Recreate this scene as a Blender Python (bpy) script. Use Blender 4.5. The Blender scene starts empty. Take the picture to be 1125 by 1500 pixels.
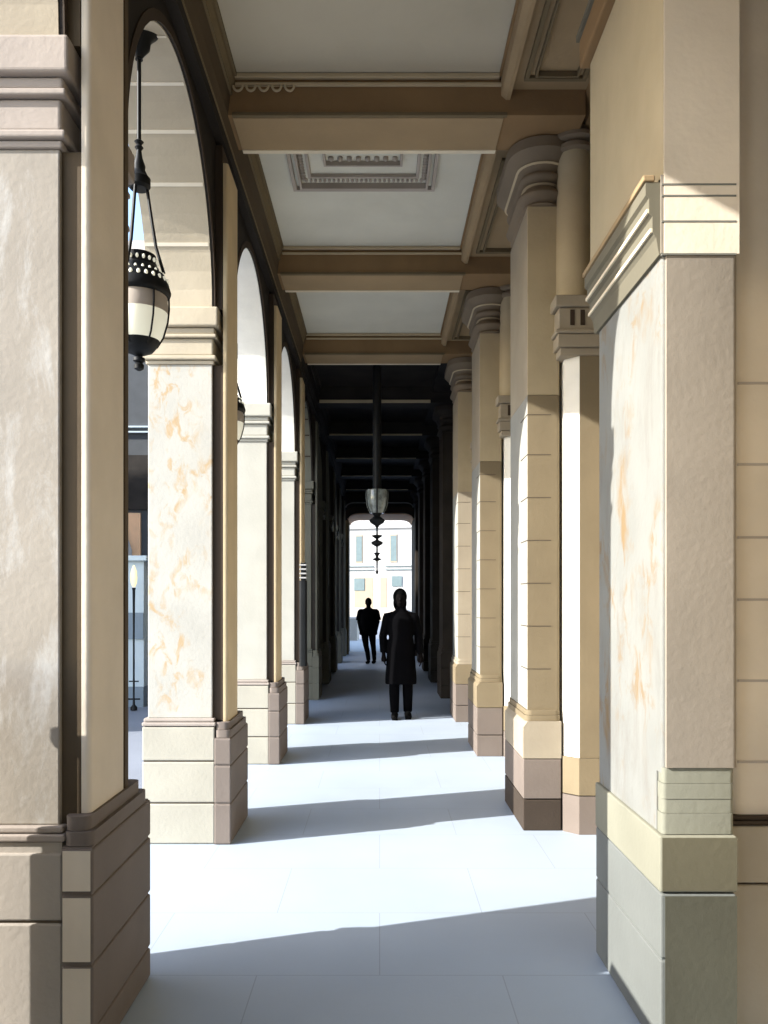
import bpy, bmesh, math, random
from mathutils import Vector, Matrix
random.seed(4)
S = bpy.context.scene
COL = S.collection
R = math.radians
# ------------------------------------------------------------------ camera
cam_d = bpy.data.cameras.new("camera"); cam = bpy.data.objects.new("camera", cam_d); COL.objects.link(cam)
cam.location = (0, 0, 1.6); cam.rotation_euler = (R(90), 0, 0)
cam_d.sensor_width = 36; cam_d.lens = 28.8; cam_d.shift_x = 0.0043; cam_d.shift_y = 0.0867
cam_d.clip_start = 0.05; cam_d.clip_end = 2000
S.camera = cam
# ------------------------------------------------------------------ light
SUN = Vector((1.0, 0.34, -0.575)).normalized()          # travel direction of the light
elev = math.asin(-SUN.z)
az = math.atan2(-SUN.x, -SUN.y)                          # compass angle of the sun from +Y towards +X
W = bpy.data.worlds.new("World"); S.world = W; W.use_nodes = True
nt = W.node_tree; bgn = nt.nodes["Background"]
sky = nt.nodes.new("ShaderNodeTexSky"); sky.sky_type = 'NISHITA'; sky.sun_disc = False
sky.sun_elevation = elev; sky.sun_rotation = az
nt.links.new(sky.outputs[0], bgn.inputs[0]); bgn.inputs[1].default_value = 0.15
sd = bpy.data.lights.new("sun", 'SUN'); sun = bpy.data.objects.new("sun", sd); COL.objects.link(sun)
sd.energy = 3.0; sd.angle = R(0.5); sd.color = (1.0, 0.965, 0.90)
sun.rotation_euler = SUN.to_track_quat('-Z', 'Y').to_euler()
S.view_settings.view_transform = 'Standard'; S.view_settings.look = 'None'
S.view_settings.exposure = 2.0; S.view_settings.gamma = 1.0
S.render.engine = 'CYCLES'
S.cycles.max_bounces = 10; S.cycles.diffuse_bounces = 6

# ------------------------------------------------------------------ materials
def srgb(h):
    v = [int(h[i:i+2], 16)/255 for i in (0, 2, 4)]
    return [c/12.92 if c <= .04045 else ((c+.055)/1.055)**2.4 for c in v]
def mat(name, col, var=.08, scale=3.0, rough=.8, bump=.15, bscale=40, vein=None, vein_amt=.6, vein_scale=2.2, vdist=1.4, fleck=None, metal=0, spec=.3, stain=None):
    m = bpy.data.materials.new(name); m.use_nodes = True
    n = m.node_tree.nodes; l = m.node_tree.links
    b = n["Principled BSDF"]; b.inputs["Roughness"].default_value = rough; b.inputs["Metallic"].default_value = metal
    b.inputs["Specular IOR Level"].default_value = spec
    if isinstance(col, str): col = srgb(col)
    geo = n.new("ShaderNodeNewGeometry")
    no = n.new("ShaderNodeTexNoise"); no.inputs["Scale"].default_value = scale; no.inputs["Detail"].default_value = 6
    l.new(geo.outputs["Position"], no.inputs["Vector"])
    mr = n.new("ShaderNodeMapRange"); mr.inputs["From Min"].default_value = .3; mr.inputs["From Max"].default_value = .7
    mr.inputs["To Min"].default_value = 1-var; mr.inputs["To Max"].default_value = 1+var
    l.new(no.outputs["Fac"], mr.inputs["Value"])
    mx = n.new("ShaderNodeVectorMath"); mx.operation = 'SCALE'; mx.inputs[0].default_value = col[:3]
    l.new(mr.outputs[0], mx.inputs["Scale"]); out = mx.outputs[0]
    def overlay(c2, amt, sc, lo, hi, stretch, detail=9, dist=1.4, seed=0.0):
        nonlocal out
        mp = n.new("ShaderNodeMapping"); mp.inputs["Scale"].default_value = stretch; mp.inputs["Location"].default_value = (seed, seed*1.7, seed*.6)
        l.new(geo.outputs["Position"], mp.inputs["Vector"])
        n2 = n.new("ShaderNodeTexNoise"); n2.inputs["Scale"].default_value = sc; n2.inputs["Detail"].default_value = detail
        n2.inputs["Roughness"].default_value = .72; n2.inputs["Distortion"].default_value = dist
        l.new(mp.outputs[0], n2.inputs["Vector"])
        r2 = n.new("ShaderNodeMapRange"); r2.inputs["From Min"].default_value = lo; r2.inputs["From Max"].default_value = hi
        r2.inputs["To Max"].default_value = amt
        l.new(n2.outputs["Fac"], r2.inputs["Value"])
        mi = n.new("ShaderNodeMix"); mi.data_type = 'RGBA'
        l.new(r2.outputs[0], mi.inputs["Factor"]); l.new(out, mi.inputs["A"])
        mi.inputs["B"].default_value = (*(srgb(c2) if isinstance(c2, str) else c2), 1); out = mi.outputs["Result"]
    if vein:
        # craquelure: fine ridged lines gathered in patches
        a0 = out
        def nz(sc, st, ty='FBM', det=8, dist=0.0, seed=0.0):
            mp = n.new("ShaderNodeMapping"); mp.inputs["Scale"].default_value = st; mp.inputs["Location"].default_value = (seed, seed, seed)
            mp.inputs["Rotation"].default_value = (.5, .3, .2); l.new(geo.outputs["Position"], mp.inputs["Vector"])
            q = n.new("ShaderNodeTexNoise"); q.noise_type = ty; q.inputs["Scale"].default_value = sc; q.inputs["Detail"].default_value = det
            q.inputs["Roughness"].default_value = .6; q.inputs["Distortion"].default_value = dist; l.new(mp.outputs[0], q.inputs["Vector"]); return q.outputs["Fac"]
        def rng(o_, lo, hi, to=1.0):
            q = n.new("ShaderNodeMapRange"); q.inputs["From Min"].default_value = lo; q.inputs["From Max"].default_value = hi; q.inputs["To Max"].default_value = to
            l.new(o_, q.inputs["Value"]); return q.outputs[0]
        def mth(op, a_, b_):
            q = n.new("ShaderNodeMath"); q.operation = op; q.use_clamp = True; l.new(a_, q.inputs[0]); l.new(b_, q.inputs[1]); return q.outputs[0]
        patch = rng(nz(vein_scale, (1, 1, .5), det=4, dist=vdist), .44, .60)
        fine = rng(nz(12, (1, 1, .6), det=12, dist=.8, seed=4), .50, .62)
        lines = mth('SUBTRACT', fine, rng(nz(12, (1, 1, .6), det=12, dist=.8, seed=4), .60, .80, .8))
        solid = rng(nz(vein_scale*1.3, (1, 1, .6), det=10, dist=.6, seed=9), .60, .68)
        fac = mth('MULTIPLY', patch, mth('ADD', lines, solid))
        q = n.new("ShaderNodeMath"); q.operation = 'MULTIPLY'; q.inputs[1].default_value = vein_amt; l.new(fac, q.inputs[0])
        mi = n.new("ShaderNodeMix"); mi.data_type = 'RGBA'; l.new(q.outputs[0], mi.inputs["Factor"]); l.new(a0, mi.inputs["A"])
        mi.inputs["B"].default_value = (*vein, 1); out = mi.outputs["Result"]
    if fleck: overlay(fleck, .75, 5, .5, .66, (1.6, 1.6, .5), detail=12, dist=.3, seed=3.1)
    if stain: overlay(stain, .35, 1.1, .5, .75, (1, 1, .35), detail=5, dist=.4, seed=7.7)
    l.new(out, b.inputs["Base Color"])
    if bump:
        n3 = n.new("ShaderNodeTexNoise"); n3.inputs["Scale"].default_value = bscale; n3.inputs["Detail"].default_value = 8
        l.new(geo.outputs["Position"], n3.inputs["Vector"])
        bp = n.new("ShaderNodeBump"); bp.inputs["Strength"].default_value = bump; bp.inputs["Distance"].default_value = .01
        l.new(n3.outputs["Fac"], bp.inputs["Height"]); l.new(bp.outputs[0], b.inputs["Normal"])
    return m
M = {}
M['cream'] = mat('cream_stone', (.38, .36, .30), stain=(.33, .31, .25))
M['ivory'] = mat('ivory_stone', (.42, .41, .36), stain=(.37, .355, .30))
M['marble'] = mat('orange_veined_stone', (.42, .41, .37), vein=(.40, .255, .10), vein_amt=.8, vein_scale=3.2, vdist=.5)
M['marble_right'] = mat('orange_veined_dull_stone', (.21, .213, .198), vein=(.205, .135, .062), vein_amt=.9, vein_scale=3.2, vdist=.5, fleck=(.18, .172, .155))
M['chalk'] = mat('chalky_stone', (.30, .30, .275), stain=(.26, .25, .22))
M['palegrey'] = mat('pale_grey_stone', (.155, .165, .155), stain=(.13, .135, .125))
M['pedbrown'] = mat('weathered_pedestal_stone', (.17, .14, .12), stain=(.13, .10, .08))  # even brown tone, darker than the shafts
M['pedcream'] = mat('cream_cap_stone', (.22, .215, .165))
M['panelpink'] = mat('greige_panel_stone', (.25, .218, .178), stain=(.205, .178, .142))
M['bright'] = mat('whitish_stone', (.82, .80, .73), stain=(.74, .71, .62))
M['capbrown'] = mat('brown_capital_stone', (.20, .155, .105), stain=(.15, .11, .07))
M['umber_warm'] = mat('warm_umber_stone', (.085, .06, .034), stain=(.06, .042, .024))
M['pedpale'] = mat('pale_taupe_stone', (.36, .325, .285), stain=(.31, .275, .235))
M['upper'] = mat('drab_tan_stone', (.44, .365, .24), stain=(.36, .29, .18))  # separate copy of the tan for shafts above the direct sun
M['cornbrown'] = mat('deep_brown_cornice', (.075, .052, .028), stain=(.055, .036, .018))
M['trimdark'] = mat('bronze_brown_trim', (.16, .12, .065), bump=.05)
M['tanleft'] = mat('warm_tan_stone', (.58, .46, .285), stain=(.5, .385, .23))
M['intrados'] = mat('pale_tan_stone', (.44, .385, .29), stain=(.36, .31, .23))
M['greige'] = mat('greige_stone', (.72, .63, .51), stain=(.62, .54, .43))
M['plinth'] = mat('brown_plinth_stone', (.045, .033, .024), stain=(.035, .025, .018))
M['olivestone'] = mat('dull_olive_stone', (.075, .073, .052), stain=(.06, .058, .042))
M['capolive'] = mat('olive_cap_stone', (.11, .10, .065), stain=(.09, .08, .05))
M['mottled'] = mat('white_mottled_stone', (.29, .26, .22), fleck=(.42, .41, .39))
M['tan'] = mat('tan_stone', (.20, .16, .10), stain=(.17, .13, .08))
M['buff'] = mat('buff_stone', (.33, .285, .215), stain=(.26, .21, .16))
M['pink'] = mat('pinkish_stone', (.33, .285, .25), stain=(.25, .21, .18))
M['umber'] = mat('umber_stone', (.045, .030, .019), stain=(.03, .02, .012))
M['dkbrown'] = mat('dark_brown_plaster', (.014, .010, .007), stain=(.010, .007, .005))  # wall above the left arches: deep shade put into the colour
M['joint'] = mat('dark_mortar', (.09, .07, .05), bump=0)
M['ltjoint'] = mat('light_mortar', (.72, .66, .54), bump=0)
M['beam'] = mat('brown_painted_beam', (.25, .155, .072), stain=(.18, .11, .05))
M['soffit'] = mat('brown_soffit', (.33, .235, .13), stain=(.25, .175, .095))
M['trim'] = mat('buff_trim', (.52, .42, .27), bump=.05)
M['cream_trim'] = mat('cream_trim', (.75, .66, .50), bump=.05)
M['ceil'] = mat('grey_plaster', (.66, .64, .545), var=.06, scale=1.5, stain=(.54, .52, .43))
M['taupe'] = mat('taupe_plaster', (.48, .43, .33), var=.06, scale=1.5, stain=(.40, .355, .27))
M['mould'] = mat('grey_brown_moulding', (.42, .37, .32), bump=.05)
M['black'] = mat('soot_dark_timber', (.026, .021, .017), var=.3)  # rear darkness put into the colour; also a dark facade band
M['bstone'] = mat('blackened_stone', (.035, .027, .020), var=.3)  # shaded copy of the pier stone for the rear piers and walls
M['ostone'] = mat('olive_grey_stone', (.17, .16, .12), stain=(.11, .1, .07))  # dimmer copy of the left pier stone, rear shade in its colour
M['iron'] = mat('black_iron', (.008, .009, .010), var=.2, rough=.5, bump=.05, spec=.2)
M['olive'] = mat('olive_grey_moulding', (.145, .132, .095), bump=.08)
M['white'] = mat('white_render', (.40, .395, .385), var=.03)
M['winglass'] = mat('pale_glass', (.12, .165, .175), rough=.2, bump=0)
M['beige'] = mat('beige_render', (.33, .265, .19), var=.04)
M['kiosk'] = mat('pale_blue_paint', (.52, .60, .64), var=.04, rough=.5)
M['kiosk_d'] = mat('slate_blue_paint', (.2, .25, .30), var=.05, rough=.5)
M['slate'] = mat('dark_grey_render', (.085, .09, .095))
M['peach'] = mat('peach_plaster', (.85, .52, .30))
M['rose'] = mat('pale_rose_render', (.62, .55, .5))
def floor_mat():
    m = mat('blue_grey_paving', (.35, .41, .49), var=.05, scale=1.2, rough=.62, bump=.06, bscale=60, stain=(.335, .38, .45))
    n = m.node_tree.nodes; l = m.node_tree.links; b = n["Principled BSDF"]
    # large paving slabs: faint joints
    br = n.new("ShaderNodeTexBrick"); br.inputs["Scale"].default_value = 1; br.inputs["Mortar Size"].default_value = .003
    br.inputs["Brick Width"].default_value = 1.05; br.inputs["Row Height"].default_value = .7; br.inputs["Mortar Smooth"].default_value = .3
    geo = [x for x in n if x.bl_idname == 'ShaderNodeNewGeometry'][0]
    l.new(geo.outputs["Position"], br.inputs["Vector"])
    src = b.inputs["Base Color"].links[0].from_socket
    mi = n.new("ShaderNodeMix"); mi.data_type = 'RGBA'; mi.blend_type = 'MIX'
    sc = n.new("ShaderNodeMath"); sc.operation = 'MULTIPLY'; sc.inputs[1].default_value = .55
    l.new(br.outputs["Fac"], sc.inputs[0]); l.new(sc.outputs[0], mi.inputs["Factor"]); l.new(src, mi.inputs["A"])
    mi.inputs["B"].default_value = (.22, .24, .28, 1); l.new(mi.outputs["Result"], b.inputs["Base Color"])
    return m
M['floor'] = floor_mat()
M['street'] = mat('street_paving', (.20, .22, .26), var=.08, scale=.8)
M['paleground'] = mat('pale_paving', (.55, .55, .54), var=.05)
M['glass'] = mat('frosted_lamp_glass', (.74, .74, .60), var=.05, rough=.3, bump=0, spec=.5)
def glassy():
    m = M['glass']; b = m.node_tree.nodes["Principled BSDF"]
    b.inputs["Transmission Weight"].default_value = .35; b.inputs["IOR"].default_value = 1.1
gb = M['glass'].node_tree.nodes["Principled BSDF"]; gb.inputs["Emission Color"].default_value = (1, .96, .78, 1); gb.inputs["Emission Strength"].default_value = .10
M['greyglass'] = mat('smoky_lamp_glass', (.16, .18, .17), var=.5, scale=14, rough=.15, bump=0, spec=.8)
M['bulb'] = mat('lamp_flame', (.9, .75, .4), bump=0)
bb = M['bulb'].node_tree.nodes["Principled BSDF"]; bb.inputs["Emission Color"].default_value = (1, .8, .4, 1); bb.inputs["Emission Strength"].default_value = .25
M['cloth'] = mat('black_cloth', (.003, .003, .0036), rough=.95, bump=.3, bscale=120, spec=.02)  # near-black tones put silhouette shade into clothes, skin and hair
M['skin'] = mat('dark_skin', (.004, .003, .003), rough=.8, bump=0, spec=.05)
M['hair'] = mat('black_hair', (.003, .003, .003), rough=.9, spec=.03)
M['leather'] = mat('black_leather', (.004, .004, .004), rough=.8, spec=.05)

# ------------------------------------------------------------------ mesh helpers
class MB:
    def __init__(s): s.bm = bmesh.new()
    def box(s, x0, x1, y0, y1, z0, z1, bev=0.0, seg=2):
        r = bmesh.ops.create_cube(s.bm, size=1)['verts']
        for v in r: v.co = Vector((x0+(v.co.x+.5)*(x1-x0), y0+(v.co.y+.5)*(y1-y0), z0+(v.co.z+.5)*(z1-z0)))
        if bev:
            e = list({e for v in r for e in v.link_edges})
            bmesh.ops.bevel(s.bm, geom=e, offset=bev, segments=seg, affect='EDGES', profile=.5)
        return s
    def vbox(s, x0, x1, y0, y1, z0, z1, rad, seg=5, which=None):
        """box whose vertical edges are rounded; which = set of corners ('x0y0', ...)"""
        pts = []
        for cx, cy, nm, a0 in ((x1, y0, 'x1y0', -90), (x1, y1, 'x1y1', 0), (x0, y1, 'x0y1', 90), (x0, y0, 'x0y0', 180)):
            if which is None or nm in which:
                ox = cx-rad if cx == x1 else cx+rad; oy = cy-rad if cy == y1 else cy+rad
                for k in range(seg+1):
                    a = R(a0+90*k/seg); pts.append((ox+rad*math.cos(a), oy+rad*math.sin(a)))
            else: pts.append((cx, cy))
        return s.prism([(p[0], p[1]) for p in pts], 'z', z0, z1)
    def prism(s, pts, axis, a0, a1):
        def P(u, v, w):
            return {'z': (u, v, w), 'x': (w, u, v), 'y': (u, w, v)}[axis]
        lo = [s.bm.verts.new(P(u, v, a0)) for u, v in pts]; hi = [s.bm.verts.new(P(u, v, a1)) for u, v in pts]
        n = len(pts); fs = [s.bm.faces.new(lo), s.bm.faces.new(hi[::-1])]
        for i in range(n): fs.append(s.bm.faces.new((lo[i], hi[i], hi[(i+1) % n], lo[(i+1) % n])))
        bmesh.ops.recalc_face_normals(s.bm, faces=fs); return s
    def strip(s, secs, axis, a0, a1):
        """solid from a list of columns (u, vlow, vhigh) extruded along axis: for arch walls"""
        def P(u, v, w): return {'x': (w, u, v), 'y': (u, w, v)}[axis]
        fs = []; prev = None
        rows = [[s.bm.verts.new(P(u, v, w)) for (v, w) in ((lo, a0), (hi, a0), (hi, a1), (lo, a1))] for u, lo, hi in secs]
        fs.append(s.bm.faces.new(rows[0])); fs.append(s.bm.faces.new(rows[-1][::-1]))
        for A, B in zip(rows, rows[1:]):
            for k in range(4): fs.append(s.bm.faces.new((A[k], B[k], B[(k+1) % 4], A[(k+1) % 4])))
        bmesh.ops.recalc_face_normals(s.bm, faces=fs); return s
    def lathe(s, prof, c=(0, 0, 0), seg=28, sx=1, sy=1):
        rows = []
        for r, z in prof:
            rows.append([s.bm.verts.new((c[0]+sx*r*math.cos(2*math.pi*k/seg), c[1]+sy*r*math.sin(2*math.pi*k/seg), c[2]+z)) for k in range(seg)])
        fs = []
        for A, B in zip(rows, rows[1:]):
            for k in range(seg): fs.append(s.bm.faces.new((A[k], A[(k+1) % seg], B[(k+1) % seg], B[k])))
        fs.append(s.bm.faces.new(rows[0][::-1])); fs.append(s.bm.faces.new(rows[-1]))
        bmesh.ops.recalc_face_normals(s.bm, faces=fs); return s
    def tube(s, pts, rads, seg=10, flat=1.0, up=Vector((0, 1, 0))):
        pts = [Vector(p) for p in pts]
        if not isinstance(rads, (list, tuple)): rads = [rads]*len(pts)
        rows = []
        for i, p in enumerate(pts):
            t = (pts[min(i+1, len(pts)-1)]-pts[max(i-1, 0)]).normalized()
            u = up-t*up.dot(t)
            if u.length < 1e-3: u = Vector((1, 0, 0))-t*t.x
            u.normalize(); w = t.cross(u)
            rows.append([s.bm.verts.new(p+rads[i]*(w*math.cos(2*math.pi*k/seg)+u*flat*math.sin(2*math.pi*k/seg))) for k in range(seg)])
        fs = []
        for A, B in zip(rows, rows[1:]):
            for k in range(seg): fs.append(s.bm.faces.new((A[k], A[(k+1) % seg], B[(k+1) % seg], B[k])))
        fs.append(s.bm.faces.new(rows[0][::-1])); fs.append(s.bm.faces.new(rows[-1]))
        bmesh.ops.recalc_face_normals(s.bm, faces=fs); return s
    def ball(s, c, r, sc=(1, 1, 1), seg=20):
        v = bmesh.ops.create_uvsphere(s.bm, u_segments=seg, v_segments=seg//2+2, radius=1)['verts']
        for q in v: q.co = Vector((c[0]+q.co.x*r*sc[0], c[1]+q.co.y*r*sc[1], c[2]+q.co.z*r*sc[2]))
        return s
    def build(s, name, m, parent=None, smooth=False):
        me = bpy.data.meshes.new(name); 
        if parent is not None:
            pl = Vector(parent.location)
            g = parent.parent
            while g is not None: pl += Vector(g.location); g = g.parent
            for v in s.bm.verts: v.co -= pl
        s.bm.to_mesh(me); s.bm.free()
        me.materials.append(m)
        if smooth:
            for p in me.polygons: p.use_smooth = True
            try: me.set_sharp_from_angle(angle=R(38))
            except Exception: pass
        o = bpy.data.objects.new(name, me); COL.objects.link(o)
        if parent is not None: o.parent = parent
        return o
def tag(o, label=None, cat=None, group=None, kind=None):
    if label: o['label'] = label
    if cat: o['category'] = cat
    if group: o['group'] = group
    if kind: o['kind'] = kind
    return o
def thing(name, label, cat, loc, group=None):
    o = bpy.data.objects.new(name, None); COL.objects.link(o); o.location = loc; o.empty_display_size = .1
    bpy.context.view_layer.update()
    return tag(o, label, cat, group)
def courses(mb, x0, x1, y0, y1, zs, gap=.010, bev=.007, core=None):
    """stacked stone courses; grooves between them"""
    for a, b in zip(zs, zs[1:]): mb.box(x0, x1, y0, y1, a+gap/2, b-gap/2, bev)
def moulding(mb, x0, x1, y0, y1, layers):
    """rect mouldings stacked: (z0, z1, projection, round?)"""
    for z0, z1, pr in layers:
        mb.box(x0-pr, x1+pr, y0-pr, y1+pr, z0, z1, min(.012, (z1-z0)*.3), 3)

# ------------------------------------------------------------------ setting
g = MB().box(-400, 400, -60, 900, -.5, -.12); tag(g.build('ground', M['street']), kind='structure')
g = MB().box(-1.62, 1.62, -9, 25.1, -.3, 0); tag(g.build('arcade_floor', M['floor']), kind='structure')
g = MB().box(-60, -1.623, -9, 25.1, -.3, -.01); tag(g.build('street_pavement', M['street']), kind='structure')
g = MB().box(-60, 60, 25.104, 34, -.3, -.004); tag(g.build('far_pavement', M['paleground']), kind='structure')
CZ = 5.06
DARK0 = 11.2
g = MB().box(-1.6, 1.6, -9, 5.5, CZ, CZ+.2); tag(g.build('ceiling_near', M['taupe']), kind='structure')
g = MB().box(-1.6, 1.6, 5.503, 10.7, CZ, CZ+.2); tag(g.build('ceiling', M['ceil']), kind='structure')
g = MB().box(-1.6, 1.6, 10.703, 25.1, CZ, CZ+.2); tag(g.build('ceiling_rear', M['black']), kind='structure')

# ------------------------------------------------------------------ left piers
LY = [-5.0, -2.4, 0.2, 2.80, 5.38, 8.0, 10.6, 13.2, 15.8, 18.4, 21.0, 23.6]   # near faces
LD = .74
lab = {3: ('white mottled stone pier nearest on the left, its side against the photo edge', 'mottled'),
       4: ('cream stone pier with orange veined shaft right behind the nearest hanging lantern', 'marble'),
       5: ('plain ivory stone pier beside the small half hidden lantern', 'ivory'),
       6: ('ivory stone pier with a black iron pipe standing against its inner side', 'ivory')}
def left_pier(i):
    y = LY[i]; rear = i >= 7
    label, sm = lab.get(i, (None, 'ivory'))
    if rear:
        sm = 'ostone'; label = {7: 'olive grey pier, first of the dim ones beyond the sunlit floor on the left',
             8: 'olive grey pier, second of the dim ones beyond the sunlit floor on the left',
             9: 'olive grey pier, third of the dim ones beyond the sunlit floor on the left',
             10: 'dim pier on the left, next to last before the bright far doorway',
             11: 'dim pier on the left touching the bright far doorway'}[i]
    if label is None: label = {0: 'ivory stone pier on the left well behind the viewer', 1: 'ivory stone pier on the left just behind the viewer', 2: 'ivory stone pier on the left beside the viewer'}[i]
    t = thing('stone_pier', label, 'pier', (-1.3, y, 0), 'piers along the left side of the arcade')
    b = MB(); zs = [0, .27, .545, .775]
    if i == 3: zs = [0, .12, .50, .74]
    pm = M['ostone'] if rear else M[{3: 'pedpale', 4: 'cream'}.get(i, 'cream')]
    courses(b, -1.56, -1.085, y, y+LD, zs); b.box(-1.55, -1.09, y+.012, y+LD-.012, .001, .77)
    ped = b.build('pedestal', pm, t)
    for z in zs[1:-1]: MB().box(-1.5525, -1.0875, y+.0075, y+LD-.0075, z-.004, z+.004).build('joint', M['joint'], ped)
    if i == 3:
        for a_, c_ in ((0, .13), (.13, .36), (.36, .60), (.60, .76)): MB().box(-1.078, -.984, y-.0155, y-.0125, a_+.012, c_-.012).build('front_slab', M['greige'], ped)  # lighter slabs put the missing sunlight into the colour
    b = MB(); moulding(b, -1.545, -1.095, y+.015, y+LD-.015, [(.775, .80, .018), (.803, .825, .008)])
    if i == 3: b.box(-1.545, -1.095, y+.015, y+LD-.015, .74, .775)
    b.build('pedestal_cap', M['pink'] if not rear else M['ostone'], t)
    sh = MB(); sh.box(-1.53, -1.105, y+.03, y+LD-.03, .825, 3.16, .006).build('shaft', M[sm], t)
    b = MB(); moulding(b, -1.53, -1.105, y+.03, y+LD-.03,
        [(3.16, 3.185, .012), (3.187, 3.215, .028), (3.217, 3.33, .008), (3.332, 3.355, .03), (3.357, 3.40, .018), (3.402, 3.53, .045)])
    b.build('impost', M['ostone'] if rear else M['intrados' if i == 4 else 'pink' if i == 3 else 'ivory'], t)
    # inner side: strip with recess shade put into its colour, and the pilaster
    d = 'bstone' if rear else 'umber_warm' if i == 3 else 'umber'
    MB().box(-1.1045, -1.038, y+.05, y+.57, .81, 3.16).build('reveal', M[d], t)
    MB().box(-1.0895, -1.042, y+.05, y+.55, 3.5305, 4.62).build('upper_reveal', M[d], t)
    p = thing2('pilaster', t)
    b = MB(); x1 = -.975; zs2 = [0, .13, .36, .60, .76] if i == 3 else [0, .27, .52, .70]
    for a, c in zip(zs2, zs2[1:]): b.box(-1.084, x1, y-.012, y+LD-.05, a+.005, c-.005, .008)
    b.box(-1.084, x1-.008, y-.004, y+LD-.06, .001, zs2[-1])
    b.build('pilaster_pedestal', M['ostone' if rear else 'pedbrown'], t)
    b = MB(); b.vbox(-1.08, x1-.004, y-.005, y+LD-.09, zs2[-1]+.002, zs2[-1]+.05, .03); b.vbox(-1.08, x1-.018, y+.005, y+LD-.14, zs2[-1]+.052, zs2[-1]+.10, .03)
    b.build('pilaster_base', M['ostone' if rear else 'pedbrown'], t, True)
    b = MB(); b.vbox(-1.0375, -1.005, y+.05, y+.43, zs2[-1]+.101, 4.501, .02, which={'x1y0', 'x1y1'})
    b.build('pilaster_shaft', M['ostone' if rear else ('greige' if i == 3 else 'tanleft')], t, True)
    if i == 3: MB().box(-1.038, -1.003, y+.4305, y+.47, .86, 4.5).build('edge_strip', M['umber_warm'], t)
    return t
def thing2(n, t): return None
for i in range(len(LY)): left_pier(i)

# ------------------------------------------------------------------ left arches (wall above the piers)
def arch_secs(y0, y1, yc0, yc1, spring, rise, top, n=28):
    c = (yc0+yc1)/2; a = (yc1-yc0)/2
    secs = [(y0, spring, top), (yc0-1e-4, spring, top)]
    for k in range(n+1):
        th = math.pi*(1-k/n); secs.append((c+a*math.cos(th), spring+rise*math.sin(th), top))
    secs += [(yc1+1e-4, spring, top), (y1, spring, top)]
    return secs
alab = {0: 'tan stone arch on the left furthest behind the viewer', 1: 'tan stone arch on the left behind the viewer', 2: 'tan stone arch on the left beside the viewer',
  3: 'tan stone arch holding the nearest lantern, pale joint lines across its underside', 4: 'ivory arch over the half hidden second lantern on the left',
  5: 'ivory arch on the left just before the arcade turns dark', 6: 'olive grey arch with curved dark joints, first of the dark part',
  7: 'dark arch on the left, second beyond the sunlit floor', 8: 'dark arch on the left, third beyond the sunlit floor', 9: 'dark arch on the left, fourth beyond the sunlit floor', 10: 'dark arch on the left next to the bright far doorway'}
for i in range(len(LY)-1):
    ya, yb = LY[i], LY[i+1]; rear = i >= 6
    t = thing('stone_arch', alab[i], 'arch', (-1.3, (ya+yb+LD)/2, 3.53), 'arches along the left side of the arcade')
    y0, y1 = ya+LD/2+.0015, yb+LD/2-.0015; s0, s1 = ya+LD-.02, yb+.02
    secs = arch_secs(y0, y1, s0, s1, 3.533, 1.03, 9.0)
    MB().strip(secs, 'x', -1.53, -1.105).build('arch_wall', M['ostone' if rear else {2: 'buff', 3: 'intrados'}.get(i, 'bright')], t)  # arch beside the camera is darker, shade put into its colour
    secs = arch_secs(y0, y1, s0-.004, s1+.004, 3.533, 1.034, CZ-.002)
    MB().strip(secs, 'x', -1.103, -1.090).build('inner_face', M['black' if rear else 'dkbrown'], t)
    # archivolt ring on the inner face
    c = (s0+s1)/2; a = (s1-s0)/2; n = 28; b = MB()
    for ro, ri, xx in ((.05, .002, -1.084),):
        for k in range(n):
            q = []
            for kk in (k, k+1):
                th = math.pi*kk/n
                for r_ in (ri, ro): q.append((c+(a+r_)*math.cos(th), 3.533+(1.03+r_)*math.sin(th)))
            b.prism([q[0], q[1], q[3], q[2]], 'x', -1.0895, xx)
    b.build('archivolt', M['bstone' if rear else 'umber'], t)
    # joint lines on the intrados
    for th in ((22, 42, 60, 78, 102, 120, 138, 158) if i in (3, 6) else ()):
        p = (c+a*math.cos(R(th)), 3.533+1.03*math.sin(R(th)))
        nrm = Vector((math.cos(R(th))/a, math.sin(R(th))/1.03)).normalized(); tg = Vector((-nrm.y, nrm.x))
        P = Vector(p); w = .011; q = [P+tg*w+nrm*.01, P-tg*w+nrm*.01, P-tg*w-nrm*.005, P+tg*w-nrm*.005]
        MB().prism([tuple(v) for v in q], 'x', -1.526, -1.112).build('joint_line', M['ltjoint' if not rear else 'umber'], t)
# walls added in the rear arches to keep light out
for i in (7, 8):
    MBx = MB().strip([(LY[i]+LD-.03, -.02, 4.57), (LY[i+1]+.03, -.02, 4.57)], 'x', -1.50, -1.40)
    o = MBx.build('infill_wall', M['bstone'])
    tag(o, ['dark wall closing the second shaded arch on the left', 'dark wall closing the third shaded arch on the left', 'dark wall closing the fourth shaded arch on the left'][i-7], 'wall', 'walls closing the rear arches')
# unseen low walls added by the camera bay to shade the floor
for i, l_ in ((1, 'low stone parapet on the left behind the viewer'), (2, 'low stone parapet on the left beside the viewer')):
    b = MB(); b.box(-1.5, -1.36, LY[i]+LD, LY[i+1]-.10, 0, 1.32, .01); b.box(-1.54, -1.32, LY[i]+LD, LY[i+1]-.10, 1.322, 1.40, .02)
    tag(b.build('parapet', M['cream']), l_, 'parapet', 'parapets')

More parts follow.
